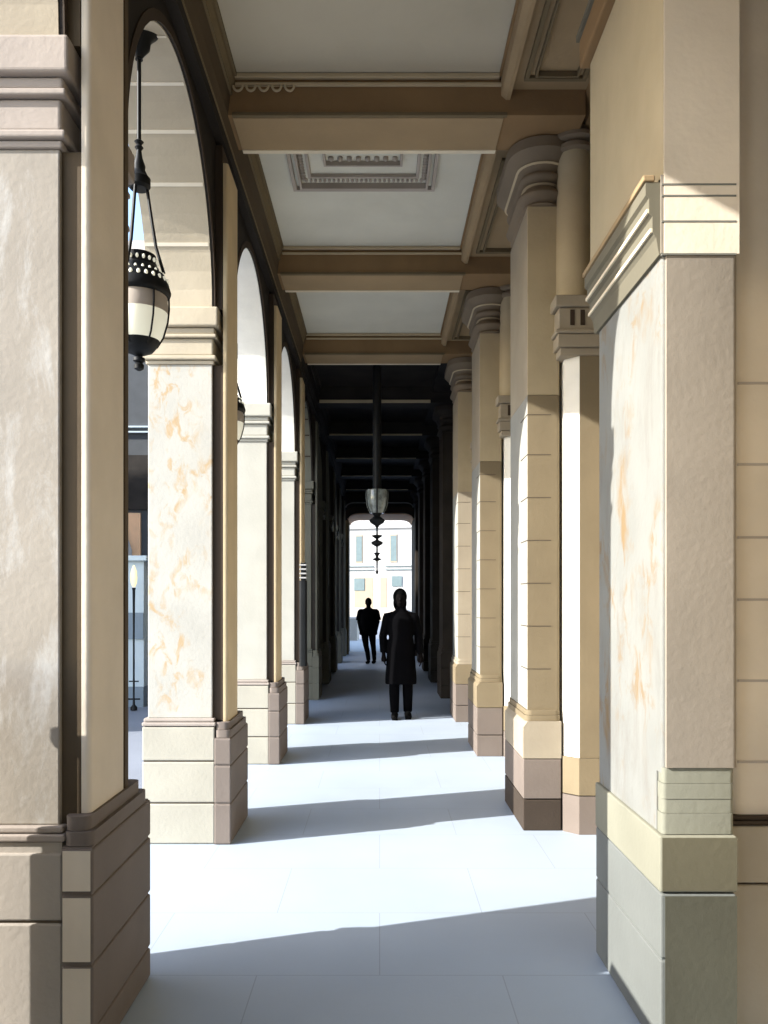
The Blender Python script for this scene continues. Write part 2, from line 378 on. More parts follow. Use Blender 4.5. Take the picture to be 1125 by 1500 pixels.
# ------------------------------------------------------------------ left cornice
def cornice(profile, y0, y1, m, nm, parent): return MB().prism(profile, 'y', y0, y1).build(nm, m, parent)
t = thing('cornice', 'long brown moulded cornice between the left arches and the grey ceiling', 'cornice', (-1.05, 0, 4.6))
def run(y0, y1, r):
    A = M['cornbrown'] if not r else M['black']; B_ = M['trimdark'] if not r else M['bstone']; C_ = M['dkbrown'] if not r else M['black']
    MB().box(-1.0895, -1.03, y0, y1, 4.64, 4.72).build('lower_band', C_, t)
    MB().box(-1.0895, -1.022, y0, y1, 4.722, 4.735).build('bead', B_, t)
    MB().prism([(-1.0895, 4.737), (-1.03, 4.737), (-1.0, 4.80), (-.985, 4.93), (-1.0895, 4.93)], 'y', y0, y1).build('frieze', A, t)
    MB().box(-1.0895, -.972, y0, y1, 4.932, 4.95).build('bead', B_, t)
    MB().prism([(-1.0895, 4.952), (-.985, 4.952), (-.955, 5.0), (-.95, 5.03), (-1.0895, 5.03)], 'y', y0, y1).build('cyma', M['trimdark'] if not r else M['black'], t)
    MB().box(-1.0895, -.935, y0, y1, 5.032, 5.058).build('bead', B_, t)
run(-9, 10.7, False); run(10.703, 24.5, True)

# ------------------------------------------------------------------ right piers
RY = [-5.2, -2.5, 0.15, 2.87, 5.70, 8.42, 10.80, 13.4, 16.0, 18.6, 21.2, 23.7]
def rloft(b, x0, x1, y0, y1, prof, rad=.05, seg=6):
    """rounded-rectangle loft: prof = [(z, projection)]"""
    rows = []
    for z, p in prof:
        X0_, X1_, Y0_, Y1_ = x0-p, x1+p, y0-p, y1+p; r_ = min(rad+p, (X1_-X0_)/2-.002); row = []
        for cx, cy, a0 in ((X1_-r_, Y0_+r_, -90), (X1_-r_, Y1_-r_, 0), (X0_+r_, Y1_-r_, 90), (X0_+r_, Y0_+r_, 180)):
            for k in range(seg+1):
                a = R(a0+90*k/seg); row.append(b.bm.verts.new((cx+r_*math.cos(a), cy+r_*math.sin(a), z)))
        rows.append(row)
    fs = []; n = len(rows[0])
    for A, B in zip(rows, rows[1:]):
        for k in range(n): fs.append(b.bm.faces.new((A[k], A[(k+1) % n], B[(k+1) % n], B[k])))
    fs.append(b.bm.faces.new(rows[0][::-1])); fs.append(b.bm.faces.new(rows[-1]))
    bmesh.ops.recalc_face_normals(b.bm, faces=fs)
def bulge(z0, z1, p0, pm, n=6): return [(z0+(z1-z0)*k/n, p0+(pm-p0)*math.sin(math.pi*k/n)) for k in range(n+1)]
def right_pier(i):
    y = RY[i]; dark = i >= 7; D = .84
    lb = {4: 'tall tan pilaster pier with round capital just beyond the nearest right pier', 5: 'tan pilaster pier with bulging ringed capital, third on the right',
          6: 'narrow pinkish grey pier with small capital, last sunlit one on the right', 7: 'dark brown pier, first behind the sunlit ones on the right', 8: 'dark pier, second behind the sunlit ones on the right',
          9: 'dark pier, third behind the sunlit ones on the right', 10: 'dark pier on the right, next to last before the bright far doorway', 11: 'dark pier on the right touching the bright far doorway',
          0: 'tan pilaster pier on the right far behind the viewer', 1: 'tan pilaster pier on the right behind the viewer', 2: 'tan pilaster pier on the right beside the viewer'}[i]
    t = thing('pilaster_pier', lb, 'pier', (1.2, y, 0), 'piers along the right side of the arcade')
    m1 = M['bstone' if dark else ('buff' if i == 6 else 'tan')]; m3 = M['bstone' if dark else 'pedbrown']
    # front (inner) pilaster A
    b = MB(); zs = [0, .22, .50]
    b.box(1.0, 1.265, y, y+D, 0, .214, .006); b.build('plinth', M['bstone' if dark else 'pedbrown' if i != 4 else 'plinth'], t)
    MB().box(1.0, 1.265, y, y+D, .222, .496, .006).build('pedestal', m3, t)
    MB().prism([(1.0, .503), (1.265, .503), (1.265, .76), (1.03, .76), (1.0, .72)], 'y', y+.0, y+D).build('die', M['bstone' if dark else 'tan' if i != 4 else 'buff'], t)
    b = MB(); b.vbox(1.015, 1.265, y+.012, y+D-.02, .762, .80, .04); b.vbox(1.025, 1.265, y+.022, y+D-.03, .802, .835, .04)
    b.build('base_ring', m1, t, True)
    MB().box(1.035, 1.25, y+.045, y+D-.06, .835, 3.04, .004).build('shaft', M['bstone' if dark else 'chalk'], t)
    MB().box(1.035, 1.25, y+.045, y+D-.06, 3.0405, 4.36, .004).build('upper_shaft', M['bstone' if dark else 'buff'], t)  # stone tone switches at the height where direct sun ends
    b = MB(); b.vbox(1.037, 1.262, y+.035, y+.3, .835, 3.038, .02, which={'x1y0'})  # darker tan puts the dimmer light of the front face into colour
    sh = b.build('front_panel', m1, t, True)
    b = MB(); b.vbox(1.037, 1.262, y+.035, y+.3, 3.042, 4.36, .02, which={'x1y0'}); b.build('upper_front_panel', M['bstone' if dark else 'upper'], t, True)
    for z in ((1.12, 1.42, 1.72, 2.02, 2.32, 2.62, 2.90) if 4 <= i <= 6 else ()):
        MB().box(1.0325, 1.20, y+.0335, y+.3, z, z+.006).build('joint', M['joint'], sh)
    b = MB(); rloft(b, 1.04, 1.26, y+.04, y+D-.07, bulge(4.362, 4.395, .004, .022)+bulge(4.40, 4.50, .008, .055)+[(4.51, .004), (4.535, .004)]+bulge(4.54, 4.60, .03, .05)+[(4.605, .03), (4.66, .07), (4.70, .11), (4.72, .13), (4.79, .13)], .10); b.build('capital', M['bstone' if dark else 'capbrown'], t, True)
    b = MB(); rloft(b, 1.04, 1.26, y+.04, y+D-.07, bulge(4.636, 4.652, .055, .068)+[(4.653, .05)], .10)
    b.build('capital_ring', M['bstone' if dark else 'trim'], t, True)
    b = MB(); rloft(b, 1.04, 1.26, y+.04, y+D-.07, bulge(4.512, 4.528, .0, .022)+[(4.529, .0)], .10)
    b.build('capital_ring', M['bstone' if dark else 'trim'], t, True)
    # second, outer pilaster B with a chamfered edge
    yb = y-.10
    def cham(x0, x1, y0, y1, z0, z1, c): return MB().prism([(x0, y0+c), (x0+c, y0), (x1, y0), (x1, y1), (x0, y1)], 'z', z0, z1)
    cham(1.275, 1.55, yb, y+D-.05, 0, .26, .09).build('outer_pedestal', m3, t)
    cham(1.275, 1.55, yb+.002, y+D-.05, .268, .52, .09).build('outer_pedestal', M['bstone' if dark else 'tan'], t)
    cham(1.285, 1.55, yb+.02, y+D-.06, .522, 3.279, .085).build('outer_shaft', M['bstone' if dark else 'bright'], t)  # whitish tone puts the sunlit chamfer into the colour
    MB().box(1.372, 1.549, yb+.012, yb+.019, .523, 3.278).build('outer_front_panel', M['bstone' if dark else 'tan'], t)
    b = MB()
    for z0, z1, pr in ((3.28, 3.33, .0), (3.332, 3.42, .02), (3.422, 3.45, .035), (3.452, 3.60, .012), (3.602, 3.68, .04)):
        b.box(1.235-pr, 1.55, yb+.0-pr, y+.3, z0, z1, .008)
    br = b.build('bracket', M['bstone' if dark else 'buff'], t)
    b = MB(); b.box(1.30, 1.33, yb-.016, yb-.011, 3.48, 3.585); b.box(1.37, 1.40, yb-.016, yb-.011, 3.48, 3.585); b.build('slot', M['umber'], br)
    b = MB(); b.lathe([(.125, 3.682), (.122, 4.2), (.115, 4.72)], (1.36, yb+.13, 0), 24); b.build('column', M['bstone' if dark else 'upper'], t, True)
    b = MB()
    for z, r_ in ((4.70, .15), (4.765, .175), (4.83, .16)): b.lathe([(r_-.02, z), (r_, z+.012), (r_, z+.038), (r_-.02, z+.05)], (1.36, yb+.13, 0), 24)
    b.lathe([(.115, 4.72), (.115, 4.92)], (1.36, yb+.13, 0), 24)
    b.build('column_capital', M['bstone' if dark else 'capbrown'], t, True)
    return t
for i in range(len(RY)):
    if i != 3: right_pier(i)
# nearest right pier
y = 2.87; D = .86
t = thing('veined_pier', 'nearest right pier with orange veined inner face and sloping grey impost band', 'pier', (1.15, y, 0), 'piers along the right side of the arcade')
b = MB(); b.box(.985, 1.25, y, y+D, 0, .338, .006); b.box(.985, 1.25, y, y+D, .346, .572, .006); b.box(.99, 1.245, y+.006, y+D-.006, .3, .4)
b.build('pedestal', M['palegrey'], t)
MB().box(1.0, 1.2515, y-.0025, y-.0005, .03, .565).build('front_slab', M['olivestone'], t)  # dimmer front face put into a darker slab
MB().box(.99, 1.2515, y-.0045, y-.0025, .585, .77).build('cap_slab', M['capolive'], t)  # front shade of the cap put into the colour
MB().box(.982, 1.252, y-.002, y+D+.002, .578, .775, .006).build('pedestal_cap', M['pedcream'], t)
b = MB(); 
for z0, z1, pr in ((.778, .85, .004), (.8515, .90, .001), (.9015, .955, .003), (.9565, 1.01, .0)): b.vbox(1.0-pr, 1.25, y+.02-pr, y+.08, z0, z1, .015)
b.build('base_moulding', mat('pale_sage_stone', (.215, .215, .17), stain=(.19, .185, .14)), t, True)
MB().vbox(.998, 1.25, y+.03, y+D-.01, .99, 2.82, .012, which={'x0y0'}).build('shaft', M['marble_right'], t)
MB().box(.998, 1.24, y+.081, y+D-.012, .776, .99).build('shaft_foot', M['marble_right'], t)
b = MB(); b.vbox(1.01, 1.262, y+.012, y+.2, 1.012, 2.82, .02, which={'x1y0'}); b.build('front_panel', M['panelpink'], t, True)
b = MB()
prof = [(1.25, 2.82), (.985, 2.82), (.975, 2.88), (.962, 2.90), (.962, 2.955), (.95, 2.965), (.95, 3.02), (.938, 3.03), (.938, 3.075), (1.25, 3.075)]
b.prism(prof, 'y', y+.018, y+D+.02); b.build('impost', M['olive'], t)
MB().box(.99, 1.255, y+.0105, y+.0175, 2.823, 3.098).build('impost_front', M['panelpink'], t)
b = MB()
for xx, z in ((.9605, 2.90), (.9485, 2.968)): b.box(xx-.006, xx+.01, y+.019, y+D+.018, z, z+.014)
b.build('impost_bead', M['cream_trim'], t)
MB().box(.928, .97, y+.013, y+D+.022, 3.077, 3.10, .005).build('impost_edge', M['soffit'], t)
MB().box(.998, 1.262, y+.014, y+D+.15, 3.101, 4.14).build('upper_shaft', M['upper'], t)
b = MB(); b.box(1.0, 1.264, y+.008, y+.0135, 2.82, 4.14); b.build('upper_panel', M['greige'], t)
M['gjoint'] = mat('grey_joint', (.16, .16, .14), bump=0)
for z in (2.815, 2.93, 3.02, 3.06): MB().box(.992, 1.253, y+.0065, y+.02, z, z+.006).build('joint', M['gjoint'], t)
b = MB(); b.box(.955, 1.3, y-.03, y+D+.19, 4.142, 4.30, .01); b.build('top_cornice', M['beam'], t)
MB().box(.94, .956, y-.03, y+D+.19, 4.27, 4.30).build('cornice_bead', M['olive'], t)
# recessed side of that pier
b = MB(); b.vbox(1.29, 2.4, 3.03, 3.6, .81, 4.9, .05, which={'x0y0'}); b.build('side_shaft', M['greige'], t, True)
for z in (1.0, 1.3, 1.6, 1.83, 2.1, 2.4): MB().box(1.325, 2.4, 3.0275, 3.1, z, z+.009).build('side_joint', M['mould'], t)
b = MB(); b.box(1.27, 2.4, 2.99, 3.6, .78, .795, .004); b.box(1.28, 2.4, 3.0, 3.6, .797, .81, .003); b.build('side_moulding', M['umber'], t)
b = MB(); b.box(1.2535, 2.4, 2.98, 3.6, 0, .565, .006); b.box(1.2535, 2.4, 2.98, 3.6, .573, .777, .006); b.build('side_pedestal', M['buff'], t)

# ------------------------------------------------------------------ right wall, soffit, cornice
t = thing('right_wall', 'tan wall closing the right side behind the piers, dark in its far part', 'wall', (1.56, 0, 0))
MB().box(1.552, 1.9, -9, 2.975, 0, 9).build('wall_face', M['tan'], t)
MB().box(1.552, 1.9, 3.605, 11.0, 0, 9).build('wall_face', M['tan'], t)
MB().box(1.552, 1.9, 2.98, 3.6, 4.902, 9).build('wall_face', M['tan'], t)
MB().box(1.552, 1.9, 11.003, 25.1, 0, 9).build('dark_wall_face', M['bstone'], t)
t = thing('side_soffit', 'brown coffered soffit strip running above the right piers', 'soffit', (1.2, 0, 4.97))
MB().box(.86, 1.5515, -9, 10.7, 4.97, CZ-.002).build('soffit_board', M['soffit'], t)
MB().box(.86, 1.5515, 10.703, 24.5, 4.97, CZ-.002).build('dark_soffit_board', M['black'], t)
MB().prism([(1.40, 4.84), (1.5515, 4.80), (1.5515, 4.969), (1.36, 4.969)], 'y', -9, 10.7).build('wall_moulding', M['beam'], t)
MB().prism([(.80, 4.93), (.835, 4.90), (.86, 4.90), (.86, 5.057), (.80, 5.057)], 'y', -9, 10.7).build('edge_moulding', M['soffit'], t)
MB().box(.785, .7995, -9, 10.7, 5.03, 5.057).build('edge_bead', M['beam'], t)
def frame(b, x0, x1, y0, y1, w, z0, z1):
    b.box(x0, x1, y0, y0+w, z0, z1, .003); b.box(x0, x1, y1-w, y1, z0, z1, .003)
    b.box(x0, x0+w, y0+w, y1-w, z0, z1, .003); b.box(x1-w, x1, y0+w, y1-w, z0, z1, .003)
for k in range(3, 7):
    ya, yb = (LY[k]+.50, LY[k+1]-.02)
    b = MB(); frame(b, .93, 1.33, ya+.35, yb-.08, .03, 4.945, 4.9685); frame(b, .99, 1.27, ya+.41, yb-.14, .015, 4.93, 4.9685)
    if k < 6: b.build('coffer_frame', M['trimdark'], t)
    else: b.bm.free()

# ------------------------------------------------------------------ ceiling beams
bl = ['brown ceiling beam far behind the viewer', 'brown ceiling beam behind the viewer', 'brown ceiling beam overhead of the viewer', 'brown ceiling beam just ahead, above the photo edge',
 'widest brown ceiling beam, with small egg ornaments at its left end', 'brown ceiling beam between the two pale grey ceiling panels', 'brown ceiling beam where the pale ceiling ends and the dark part begins',
 'dark beam with a broad tan edge, first in the dark part', 'dark beam with a thin tan edge, second in the dark part', 'dark beam, third in the dark part', 'dark beam with a pale edge, fourth in the dark part', 'dark beam right above the far doorway']
for i, y in enumerate(LY):
    t = thing('ceiling_beam', bl[i], 'beam', (-.1, y, 4.8), 'beams across the ceiling'); dk = i >= 7
    w = .44
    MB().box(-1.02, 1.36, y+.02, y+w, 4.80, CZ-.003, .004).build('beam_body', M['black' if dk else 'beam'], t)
    if not dk:
        MB().box(-.97, .82, y+.03, y+w-.03, 4.785, 4.799, .003).build('beam_soffit', M['soffit'], t)
        MB().box(-.97, .82, y+w-.028, y+w+.014, 4.782, 4.812, .003).build('rear_bead', M['cream_trim'], t)
        b = MB(); b.box(-.95, .82, y-.004, y+.019, 4.985, 5.004, .003); b.box(-.95, .82, y-.02, y+.019, 5.03, 5.055, .003); b.build('front_bead', M['trim'], t)
        b = MB(); b.box(-.97, .84, y-.002, y+.028, 4.786, 4.81, .004); b.build('lower_bead', M['trimdark'], t)
        if i == 4:
            for k in range(5):
                b = MB(); cx = -.93+.085*k
                b.tube([(cx+.03*math.cos(R(a)), y-.006, 4.98+.035*math.sin(R(a))) for a in range(180, 361, 20)], .008, 8); b.build('egg_ornament', M['trim'], t, True)
    else:
        MB().box(-.97, .82, y-.002, y+.019, 4.79, 4.79+{7: .05, 8: .03}.get(i, .022), .003).build('lower_bead', M['cream_trim' if i > 8 else 'trim'], t)  # pale strip stands in for light along the lower edge
# ceiling ornament
t = thing('ceiling_rosette', 'square moulded plaster ornament on the second ceiling panel', 'ornament', (-.13, 6.35, CZ))
b = MB(); frame(b, -.72, .46, 5.87, 6.86, .03, CZ-.035, CZ-.001); frame(b, -.66, .40, 5.91, 6.80, .02, CZ-.05, CZ-.001); b.build('outer_frame', M['mould'], t)
b = MB()
n = 26
for k in range(n):
    x = -.6+.94*k/(n-1); b.ball((x, 6.72, CZ-.012), .016, (.8, 1.3, 1), 8)
for k in range(18):
    for xx in (-.62, .36): b.ball((xx, 5.97+.72*k/17, CZ-.012), .016, (1.3, .8, 1), 8)
b.build('egg_and_dart', M['mould'], t, True)
b = MB(); frame(b, -.58, .32, 5.95, 6.66, .025, CZ-.03, CZ-.001); frame(b, -.44, .18, 6.05, 6.46, .02, CZ-.04, CZ-.001); b.build('inner_frame', M['mould'], t)
for k in range(8): MB().ball((-.38+.5*k/7, 6.39, CZ-.01), .022, (1, 1, 1), 10).build('bead', M['mould'], t, True)

# ------------------------------------------------------------------ lanterns
def lantern(x, y, label):
    t = thing('hanging_lantern', label, 'lantern', (x, y, 4.5), 'black iron lanterns hung in the left arches')
    MB().lathe([(.02, 4.57), (.085, 4.56), (.10, 4.545), (.085, 4.53), (.06, 4.50), (.055, 4.46), (.03, 4.43), (.018, 4.41), (.02, 4.40)], (x, y, 0)).build('ceiling_rose', M['iron'], t, True)
    MB().lathe([(.011, 4.41), (.011, 3.98)], (x, y, 0), 12).build('rod', M['iron'], t, True)
    MB().lathe([(.012, 3.985), (.024, 3.975), (.012, 3.96), (.022, 3.945), (.012, 3.93), (.018, 3.89), (.032, 3.85), (.03, 3.83), (.045, 3.80), (.058, 3.785), (.058, 3.745), (.045, 3.73)], (x, y, 0)).build('finial_cap', M['iron'], t, True)
    for k in range(3):
        a = R(20+120*k); ca, sa = math.cos(a), math.sin(a)
        MB().tube([(x+.04*ca, y+.04*sa, 3.74), (x+.06*ca, y+.06*sa, 3.60), (x+.085*ca, y+.085*sa, 3.44), (x+.125*ca, y+.125*sa, 3.31)], .0085, 8).build('arm', M['iron'], t, True)
    cap = MB().lathe([(.075, 3.39), (.085, 3.385), (.09, 3.33), (.1, 3.32), (.112, 3.29), (.13, 3.285), (.15, 3.24), (.162, 3.20), (.158, 3.185), (.148, 3.175)], (x, y, 0), 36).build('crown', M['iron'], t, True)
    b = MB()
    for r_, z, n, s_ in ((.092, 3.352, 18, .010), (.124, 3.288, 22, .009), (.143, 3.252, 24, .012)):
        for k in range(n):
            a = 2*math.pi*k/n; b.ball((x+r_*math.cos(a), y+r_*math.sin(a), z), s_, (.8, .8, 1.2), 8)
    b.build('stud', M['glass'], cap, True)
    MB().lathe([(.142, 3.174), (.147, 3.12), (.1445, 3.09)], (x, y, 0), 36).build('grey_glass_band', M['mould'], t, True)  # grey reflection on the upper glass put into the band colour
    MB().lathe([(.1445, 3.089), (.14, 3.05), (.118, 2.97), (.09, 2.92)], (x, y, 0), 36).build('glass_bowl', M['glass'], t, True)
    for k in range(6):
        a = R(15+60*k); ca, sa = math.cos(a), math.sin(a)
        MB().tube([(x+r_*ca, y+r_*sa, z) for r_, z in ((.15, 3.18), (.151, 3.12), (.144, 3.05), (.122, 2.97), (.09, 2.915))], .005, 8).build('rib', M['iron'], t, True)
    MB().lathe([(.105, 2.945), (.098, 2.925), (.07, 2.89), (.03, 2.872), (.014, 2.865), (.03, 2.855), (.03, 2.84), (.016, 2.83), (.026, 2.82), (.024, 2.80), (.008, 2.79)], (x, y, 0)).build('bottom_cup', M['iron'], t, True)
    return t
lantern(-1.245, 4.24, 'large black lantern hanging in the nearest left arch, partly behind the pier')
lantern(-1.285, 6.86, 'smaller looking black lantern half hidden behind the orange veined pier')
# central lamp
x, y = -.035, 11.25
t = thing('pendant_lamp', 'black central lamp on a thick long stem above the walking people', 'lamp', (x, y, 5))
MB().lathe([(.06, CZ-.003), (.06, 3.10)], (x, y, 0), 20).build('stem', M['iron'], t, True)
MB().lathe([(.15, 3.12), (.158, 3.10), (.158, 3.0), (.145, 2.90), (.10, 2.80)], (x, y, 0), 30).build('glass_bowl', M['greyglass'], t, True)
for k in range(6):
    a = R(30+60*k); ca, sa = math.cos(a), math.sin(a)
    MB().tube([(x+r_*ca, y+r_*sa, z) for r_, z in ((.155, 3.12), (.162, 3.09), (.162, 3.0), (.149, 2.90), (.10, 2.80))], .011 if k in (4,) else .006, 8).build('rib', M['iron'], t, True)
def zz(py): return 1.6+(880-py)*y/1200
pr = [(.1, 748), (.07, 752), (.04, 756), (.085, 760), (.11, 762), (.09, 766), (.03, 770), (.012, 774), (.012, 783), (.07, 784), (.065, 786), (.02, 789), (.02, 791), (.08, 794), (.075, 797), (.012, 801),
      (.012, 809), (.045, 810), (.02, 814), (.02, 817), (.07, 819), (.012, 822), (.009, 835), (.02, 837), (.015, 840), (.004, 841)]
MB().lathe([(r_, zz(p)) for r_, p in pr], (x, y, 0), 24).build('drop_finial', M['iron'], t, True)

# black pipe on fourth left pier
x, y = -.985, 10.56
t = thing('downpipe', 'black iron pipe with ribbed collar against the last sunlit pier on the left', 'pipe', (x, y, .75))
b = MB(); b.vbox(x-.05, x+.05, y-.03, y+.055, .76, 1.86, .03); b.build('pipe_body', M['iron'], t, True)
b = MB(); b.vbox(x-.035, x+.035, y-.02, y+.05, 1.862, 2.09, .02); b.build('collar_core', M['iron'], t, True)
b = MB()
for k in range(4): b.box(x-.045, x+.045, y-.035, y+.04, 1.885+.055*k, 1.905+.055*k, .006)
b.build('collar_ring', M['white'], t)

# ------------------------------------------------------------------ end wall with doorway
t = thing('end_wall', 'dark end wall with a tall bright doorway', 'wall', (0, 24.5, 0))
def rr(hw0, hw1, top, rad, n=8):
    """doorway head with rounded upper corners: list of (x, z) from left jamb to right jamb"""
    p = []
    for k in range(n+1):
        a = R(180-90*k/n); p.append((hw0+rad+rad*math.cos(a), top-rad*.55+rad*.55*math.sin(a)))
    for k in range(n+1):
        a = R(90-90*k/n); p.append((hw1-rad+rad*math.cos(a), top-rad*.55+rad*.55*math.sin(a)))
    return p
X0, X1 = -.93, 1.0
def ring(b, o, i_, y0, y1):
    for k in range(len(i_)-1): b.prism([i_[k], i_[k+1], o[k+1], o[k]], 'y', y0, y1)
b = MB(); head = rr(X0-.03, X1+.03, 4.23, .32)
b.box(-1.6, X0-.03, 24.5, 26.4, -.2, CZ+3); b.box(X1+.03, 1.551, 24.5, 26.4, -.2, CZ+3)
b.strip([(px_, pz, CZ+3) for px_, pz in head if True], 'y', 24.5, 26.4)
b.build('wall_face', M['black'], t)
b = MB(); o1 = rr(X0-.10, X1+.10, 4.40, .34); i1 = rr(X0-.0, X1+.0, 4.22, .32); ring(b, o1, i1, 24.42, 24.499); b.build('door_surround', M['umber'], t)
b = MB(); i2 = rr(X0, X1, 4.19, .3); i1b = rr(X0-.029, X1+.029, 4.229, .32); ring(b, i1b, i2, 24.49, 26.41); b.build('soffit_lining', M['peach'], t)
MB().box(X0-.12, X0+.012, 24.43, 24.497, 0, 4.0).build('jamb', mat('ochre_plaster', (.22, .16, .07)), t)
for pts, r_, yy in ((rr(-1.0, 1.0, 4.52, .25), .018, 24.40), (rr(-1.12, 1.12, 4.86, .12), .012, 24.3)):
    MB().tube([(p[0], yy, p[1]) for p in pts], r_, 6, up=Vector((0, 0, 1))).build('white_moulding', M['white'], t, True)  # white lines stand in for lit edges above the doorway

# ------------------------------------------------------------------ far street
D = 70.0; sc = D/1200
def fx(px_): return (px_-556)*sc
def fz(py): return 1.6+(880-py)*sc
t = thing('far_building', 'bright white facade with narrow windows seen through the far doorway', 'building', (0, D, 0))
MB().box(-22, 22, D, D+8, -.1, 18).build('facade', M['white'], t)
for px_ in (392, 436, 480, 524.5, 577.5, 622, 666):
    f = MB().box(fx(px_-5.5), fx(px_+5.5), D-.05, D-.002, fz(824), fz(783)).build('window', M['beige'], t)
    MB().box(fx(px_-4.5), fx(px_+4.5), D-.07, D-.052, fz(822), fz(785)).build('pane', M['winglass'], f)
b = MB()
for py in (829, 834): b.box(-22, fx(547), D-.12, D-.003, fz(py+1), fz(py)); b.box(fx(565), 22, D-.12, D-.003, fz(py+1), fz(py))
b.build('string_course', M['winglass'], t)
MB().box(-22, 22, D-.2, D-.004, fz(774), fz(769)).build('cornice', M['white'], t)
for a, c, p0, p1 in ((517, 546, 846, 906), (557, 567, 846, 890), (579, 596, 869, 889), (440, 500, 846, 906), (612, 660, 846, 906)):
    MB().box(fx(a), fx(c), D-.03, D-.001, fz(p1), fz(p0)).build('wall_panel', M['beige'], t)
for a, c, p0, p1 in ((517, 533, 847, 865), (575, 590, 844, 859), (450, 470, 847, 865)):
    MB().box(fx(a), fx(c), D-.08, D-.035, fz(p1), fz(p0)).build('sign_board', M['winglass'], t)
MB().box(-22, fx(596), D-.6, D-.2, -.1, fz(890)).build('dark_shopfront', M['mould'], t)
b = MB().box(-5, -.9, 33, 36, -.1, .9, .02); tag(b.build('planter_wall', M['mould']), 'low grey wall in the street left of the far doorway', 'wall')

t_far = [o for o in COL.objects if o.name == 'far_building'][0]; t_far.rotation_euler.z = R(-17)
# ------------------------------------------------------------------ outside left
D = 22.0; sc = D/1200
t = thing('street_building', 'dark lower building with pale rose top seen through the nearest left arch', 'building', (-11, D, 0))
MB().box(-16, -5.2, D, D+9, -.1, 8.6).build('lower_facade', M['slate'], t)
MB().box(-15.8, -5.4, D+.3, D+9, 8.602, 11.4).build('upper_facade', M['rose'], t)
MB().box(-16, -5.2, D-.08, D-.002, 4.05, 5.5).build('dark_band', M['black'], t)
b = MB(); b.box(-16, -5.3, D-.1, D-.002, 6.1, 6.14); b.box(-16, -5.3, D-.1, D-.002, 6.24, 6.28); b.build('string_course', M['kiosk'], t)
b = MB(); px0, px1 = -7.25, -6.62
MB().box(-7.6, -6.40, D-.09, D-.003, 0, 3.95).build('arch_panel', M['peach'], t)
b = MB(); b.strip([(px0+(px1-px0)*k/12, 0, 2.95+.62*math.sin(math.pi*k/12)) for k in range(13)], 'y', D-.12, D-.092); b.build('arch_opening', M['white'], t)
t = thing('office_block', 'plain grey block across the street on the left, hidden behind the piers', 'building', (-16, 12, 0))
MB().box(-24, -8, 8.4, 16.6, -.1, 14).build('wall', M['rose'], t)  # unseen block, sized to stop sun reaching the rear bays
for yy in range(10, 15, 3):
    for zz_ in (2, 5.5, 9): MB().box(-8.0015, -7.97, yy, yy+1.3, zz_, zz_+1.9).build('window', M['kiosk_d'], t)
t = thing('kiosk', 'pale blue kiosk outside the nearest left arch', 'kiosk', (-4.6, 12.4, 0))
MB().box(-5.8, -3.57, 12.4, 14.0, .3, 2.2).build('kiosk_wall', M['kiosk'], t)
MB().box(-5.8, -3.57, 12.38, 14.0, -.01, .298).build('plinth', M['kiosk_d'], t)
MB().box(-5.8, -3.57, 12.37, 12.399, 1.02, 1.42).build('rail_band', M['kiosk_d'], t)
MB().box(-5.9, -3.5, 12.3, 14.1, 2.202, 2.28, .01).build('kiosk_roof', M['kiosk'], t)
x, y = -3.6, 12.0
t = thing('street_lamp', 'slim black street lamp with a yellow glowing head, outside on the left', 'street lamp', (x, y, 0))
MB().lathe([(.05, 0), (.05, .04), (.018, .08), (.014, .2), (.014, 1.2), (.02, 1.75), (.03, 1.79)], (x, y, 0), 14).build('post', M['iron'], t, True)
MB().lathe([(.02, 1.80), (.042, 1.86), (.05, 1.94), (.04, 2.04), (.01, 2.12)], (x, y, 0), 16).build('lamp_head', M['bulb'], t, True)
MB().tube([(x-.09, y, .16), (x+.09, y, .16)], .012, 8).build('foot_bar', M['iron'], t, True)
MB().tube([(x-.07, y, .42), (x+.07, y, .42)], .01, 8).build('ladder_bar', M['iron'], t, True)

# ------------------------------------------------------------------ people
def remesh(o, vs):
    md = o.modifiers.new('r', 'REMESH'); md.mode = 'VOXEL'; md.voxel_size = vs; md.use_smooth_shade = True
    ms = o.modifiers.new('s', 'SMOOTH'); ms.factor = .5; ms.iterations = 4
def loft(b, rows, seg=24, power=2.3):
    """rows: (cx, cy, z, rx, ry)"""
    R_ = []
    for cx, cy, z, rx, ry in rows:
        ring_ = []
        for k in range(seg):
            a = 2*math.pi*k/seg; ca, sa = math.cos(a), math.sin(a)
            ring_.append(b.bm.verts.new((cx+rx*math.copysign(abs(ca)**(2/power), ca), cy+ry*math.copysign(abs(sa)**(2/power), sa), z)))
        R_.append(ring_)
    fs = []
    for A, B in zip(R_, R_[1:]):
        for k in range(seg): fs.append(b.bm.faces.new((A[k], A[(k+1) % seg], B[(k+1) % seg], B[k])))
    fs.append(b.bm.faces.new(R_[0][::-1])); fs.append(b.bm.faces.new(R_[-1]))
    bmesh.ops.recalc_face_normals(b.bm, faces=fs)
